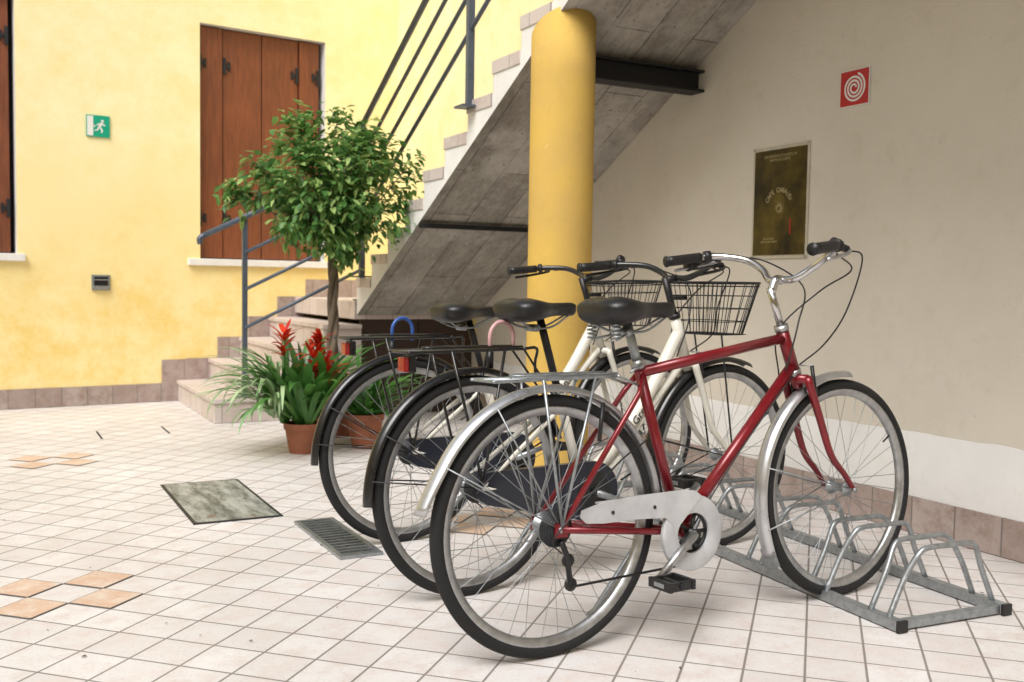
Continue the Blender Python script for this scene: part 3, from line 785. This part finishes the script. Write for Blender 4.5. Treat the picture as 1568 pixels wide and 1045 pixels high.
# ------------------------------------------------------------------ plants
def pot(mb,x,y,r,h,m=M_terra):
    prof=[(.0001,0),(r*.70,0),(r*.93,h*.80),(r,h*.80),(r*1.02,h),(r*.92,h),(r*.88,h*.86),(.0001,h*.86)]
    n=36;P=len(prof);vs=[];fs=[]
    for i in range(n):
        a=2*pi*i/n
        for (rr,z) in prof: vs.append((x+rr*math.cos(a),y+rr*math.sin(a),z))
    for i in range(n):
        j=(i+1)%n
        for k in range(P-1): fs.append([i*P+k,j*P+k,j*P+k+1,i*P+k+1])
    mb.add(vs,fs,m,False)
    vs=[(x+r*.88*math.cos(2*pi*i/n),y+r*.88*math.sin(2*pi*i/n),h*.875) for i in range(n)]
    mb.add(vs,[list(range(n))],M_soil)
def strap(mb,base_,az,L,el,curl,w,m,seg=9,tipw=.15):
    p=Vector(base_); ds=L/seg; e_=el; vs=[];fs=[]
    side=Vector((-math.sin(az),math.cos(az),0))
    for i in range(seg+1):
        t=i/seg; ww=w*(.55+.9*t)*(1-t**3.2)+.0008 if t<1 else .0006
        d=Vector((math.cos(az)*math.cos(e_),math.sin(az)*math.cos(e_),math.sin(e_)))
        vs+=[p-side*ww+Vector((0,0,ww*.35)),p,p+side*ww+Vector((0,0,ww*.35))]
        p=p+d*ds; e_-=curl/seg*(.5+t)
    for i in range(seg):
        a=i*3; fs+=[[a,a+1,a+4,a+3],[a+1,a+2,a+5,a+4]]
    mb.add(vs,fs,m)
br=empty('bromeliad_plant')
mb=MB(); pot(mb,1.585,5.484,.105,.17); mb.make('pot',br)
mb=MB(); rnd=random.uniform
for i in range(60):
    az=rnd(0,2*pi)
    strap(mb,(1.585+.03*math.cos(az),5.484+.03*math.sin(az),.15),az,rnd(.40,.70),rnd(.75,1.42),rnd(.6,1.9),rnd(.019,.032),M_brom)
for (cx,cy) in ((1.50,5.55),(1.72,5.48),(1.60,5.42)):
    for i in range(20):
        az=rnd(0,2*pi); strap(mb,(cx+.02*math.cos(az),cy+.02*math.sin(az),.16),az,rnd(.34,.58),rnd(.9,1.45),rnd(.3,1.5),rnd(.018,.028),M_brom)
mb.make('leaves',br,recalc=False)
mb=MB()
for i in range(70):
    az=rnd(pi*.6,pi*1.45); strap(mb,(1.43+rnd(-.04,.04),5.50+rnd(-.08,.06),rnd(.2,.38)),az,rnd(.28,.52),rnd(.4,1.2),rnd(1.2,2.4),rnd(.007,.013),M_spider)
mb.make('variegated_foliage',br,recalc=False)
mb=MB()
for (cx,cy,z0) in ((1.485,5.52,.60),(1.69,5.50,.58),(1.64,5.46,.48),(1.70,5.42,.45)):
    mb.tube([(cx,cy,.18),(cx,cy,z0+.06)],.009,M_brom,6)
    for i in range(24):
        az=rnd(0,2*pi); zz=z0-.06+.14*i/24
        strap(mb,(cx,cy,zz),az,rnd(.07,.15),rnd(.1,1.15),rnd(.1,1.2),rnd(.010,.018),M_bract,5)
mb.make('flowers',br,recalc=False)
lp=empty('leafy_plant')
mb=MB(); pot(mb,1.97,5.52,.11,.20); mb.make('pot',lp)
mb=MB()
for i in range(80):
    az=rnd(0,2*pi); strap(mb,(1.97+.04*math.cos(az),5.52+.04*math.sin(az),.17),az,rnd(.25,.50),rnd(.6,1.4),rnd(.6,1.9),rnd(.014,.024),M_brom)
mb.make('leaves',lp,recalc=False)

ft=empty('ficus_tree')
fx,fy=1.93,6.02
mb=MB(); pot(mb,fx,fy,.17,.30); mb.make('pot',ft)
mb=MB()
for ph in (0,pi*.66,pi*1.33):
    pts=[(fx+.022*math.cos(ph+t*2.6*pi)*(1-.2*t),fy+.022*math.sin(ph+t*2.6*pi)*(1-.2*t),.26+t*.95) for t in [k/30 for k in range(31)]]
    mb.tube(pts,.021,M_bark,8,r2=.017)
cc=Vector((fx-.03,fy,1.545)); clumps=[]
tries=0
while len(clumps)<60 and tries<6000:
    tries+=1
    d=Vector((rnd(-1,1),rnd(-1,1),rnd(-1,1)))
    if d.length>1 or d.length<.30: continue
    p=cc+Vector((d.x*.40,d.y*.37,d.z*.35))
    if all((p-c_).length>.095 for c_ in clumps): clumps.append(p)
clumps+= [cc+Vector(v) for v in ((-.54,.02,-.04),(-.50,.06,-.08),(-.44,-.12,.08),(.44,-.2,.14),(.42,-.1,.0),(.05,0,.42),(-.12,.05,.40),(.18,-.1,.33),(-.02,-.25,-.34),(.1,-.1,-.38),(.34,-.2,-.24),(-.24,-.1,.34),(.40,-.2,-.1),(-.3,-.2,-.25),(.22,-.2,.28))]
top=Vector((fx,fy,1.20))
for c_ in clumps:
    mid=top.lerp(c_,.5)+Vector((rnd(-.04,.04),rnd(-.04,.04),rnd(-.02,.05)))
    mb.tube(cr([top+Vector((0,0,-.02)),top.lerp(c_,.2)+Vector((0,0,.03)),mid,c_],4),.010,M_bark,5,r2=.0025)
mb.make('trunk_and_branches',ft)
mb=MB(); vs=[];fs=[]
for c_ in clumps:
    out=(c_-cc); out.normalize()
    nl=random.randint(50,90); sg=rnd(.042,.062)
    for i in range(nl):
        p=c_+Vector((random.gauss(0,sg),random.gauss(0,sg),random.gauss(0,sg*.85)))
        az=rnd(0,2*pi); el=rnd(-1.1,.35)
        d=Vector((math.cos(az)*math.cos(el),math.sin(az)*math.cos(el),math.sin(el)))+out*.7; d.normalize()
        up=Vector((rnd(-.5,.5),rnd(-.5,.5),1)); sdv=d.cross(up); sdv.normalize(); nr=sdv.cross(d)
        L_=rnd(.045,.080); w_=L_*rnd(.22,.29)
        o=len(vs)
        vs+=[p,p+d*L_*.35-sdv*w_+nr*w_*.35,p+d*L_*.35,p+d*L_*.35+sdv*w_+nr*w_*.35,p+d*L_*.7-sdv*w_*.75+nr*w_*.2-Vector((0,0,.003)),p+d*L_*.7-Vector((0,0,.003)),p+d*L_*.7+sdv*w_*.75+nr*w_*.2-Vector((0,0,.003)),p+d*L_-Vector((0,0,.008))]
        fs+=[[o,o+1,o+2],[o,o+2,o+3],[o+1,o+4,o+5,o+2],[o+2,o+5,o+6,o+3],[o+4,o+7,o+5],[o+5,o+7,o+6]]
mb.add(vs,fs,M_ficus,False); mb.make('crown_foliage',ft,recalc=False)

# ------------------------------------------------------------------ camera
cam=bpy.data.cameras.new('camera'); co_=bpy.data.objects.new('camera',cam); scene.collection.objects.link(co_)
cam.lens=35; cam.sensor_width=36; cam.clip_end=500; cam.clip_start=.05
yaw=rad(28); p_=rad(3.286); roll=.016
fwd=Vector((math.sin(yaw)*math.cos(p_),math.cos(yaw)*math.cos(p_),-math.sin(p_)))
rt=Vector((math.cos(yaw),-math.sin(yaw),0)); up0=rt.cross(fwd)
r_=rt*math.cos(roll)+up0*math.sin(roll); u_=up0*math.cos(roll)-rt*math.sin(roll)
Mx=Matrix((( r_.x,u_.x,-fwd.x,0),(r_.y,u_.y,-fwd.y,0),(r_.z,u_.z,-fwd.z,.97),(0,0,0,1)))
co_.matrix_world=Mx
cam.dof.use_dof=True; cam.dof.focus_distance=3.0; cam.dof.aperture_fstop=4.5
scene.camera=co_

# ------------------------------------------------------------------ light
W_=bpy.data.worlds.new('World'); scene.world=W_; W_.use_nodes=True; nt=W_.node_tree
bg=nt.nodes['Background']; sk=nt.nodes.new('ShaderNodeTexSky'); sk.sky_type='NISHITA'; sk.sun_disc=False
az=rad(-128); el=rad(52)
sk.sun_elevation=el; sk.sun_rotation=az; sk.dust_density=4; sk.air_density=1; sk.ozone_density=.5
hs=nt.nodes.new('ShaderNodeHueSaturation'); hs.inputs['Saturation'].default_value=.35
nt.links.new(sk.outputs[0],hs.inputs['Color']); nt.links.new(hs.outputs[0],bg.inputs[0]); bg.inputs[1].default_value=.15
sl=bpy.data.lights.new('sun','SUN'); so=bpy.data.objects.new('sun',sl); scene.collection.objects.link(so)
sl.energy=2.7; sl.angle=rad(32); sl.color=(1,.975,.95)
src=Vector((math.sin(az)*math.cos(el),math.cos(az)*math.cos(el),math.sin(el)))
so.rotation_euler=src.to_track_quat('Z','Y').to_euler()
scene.view_settings.view_transform='Standard'; scene.view_settings.look='None'; scene.view_settings.exposure=0
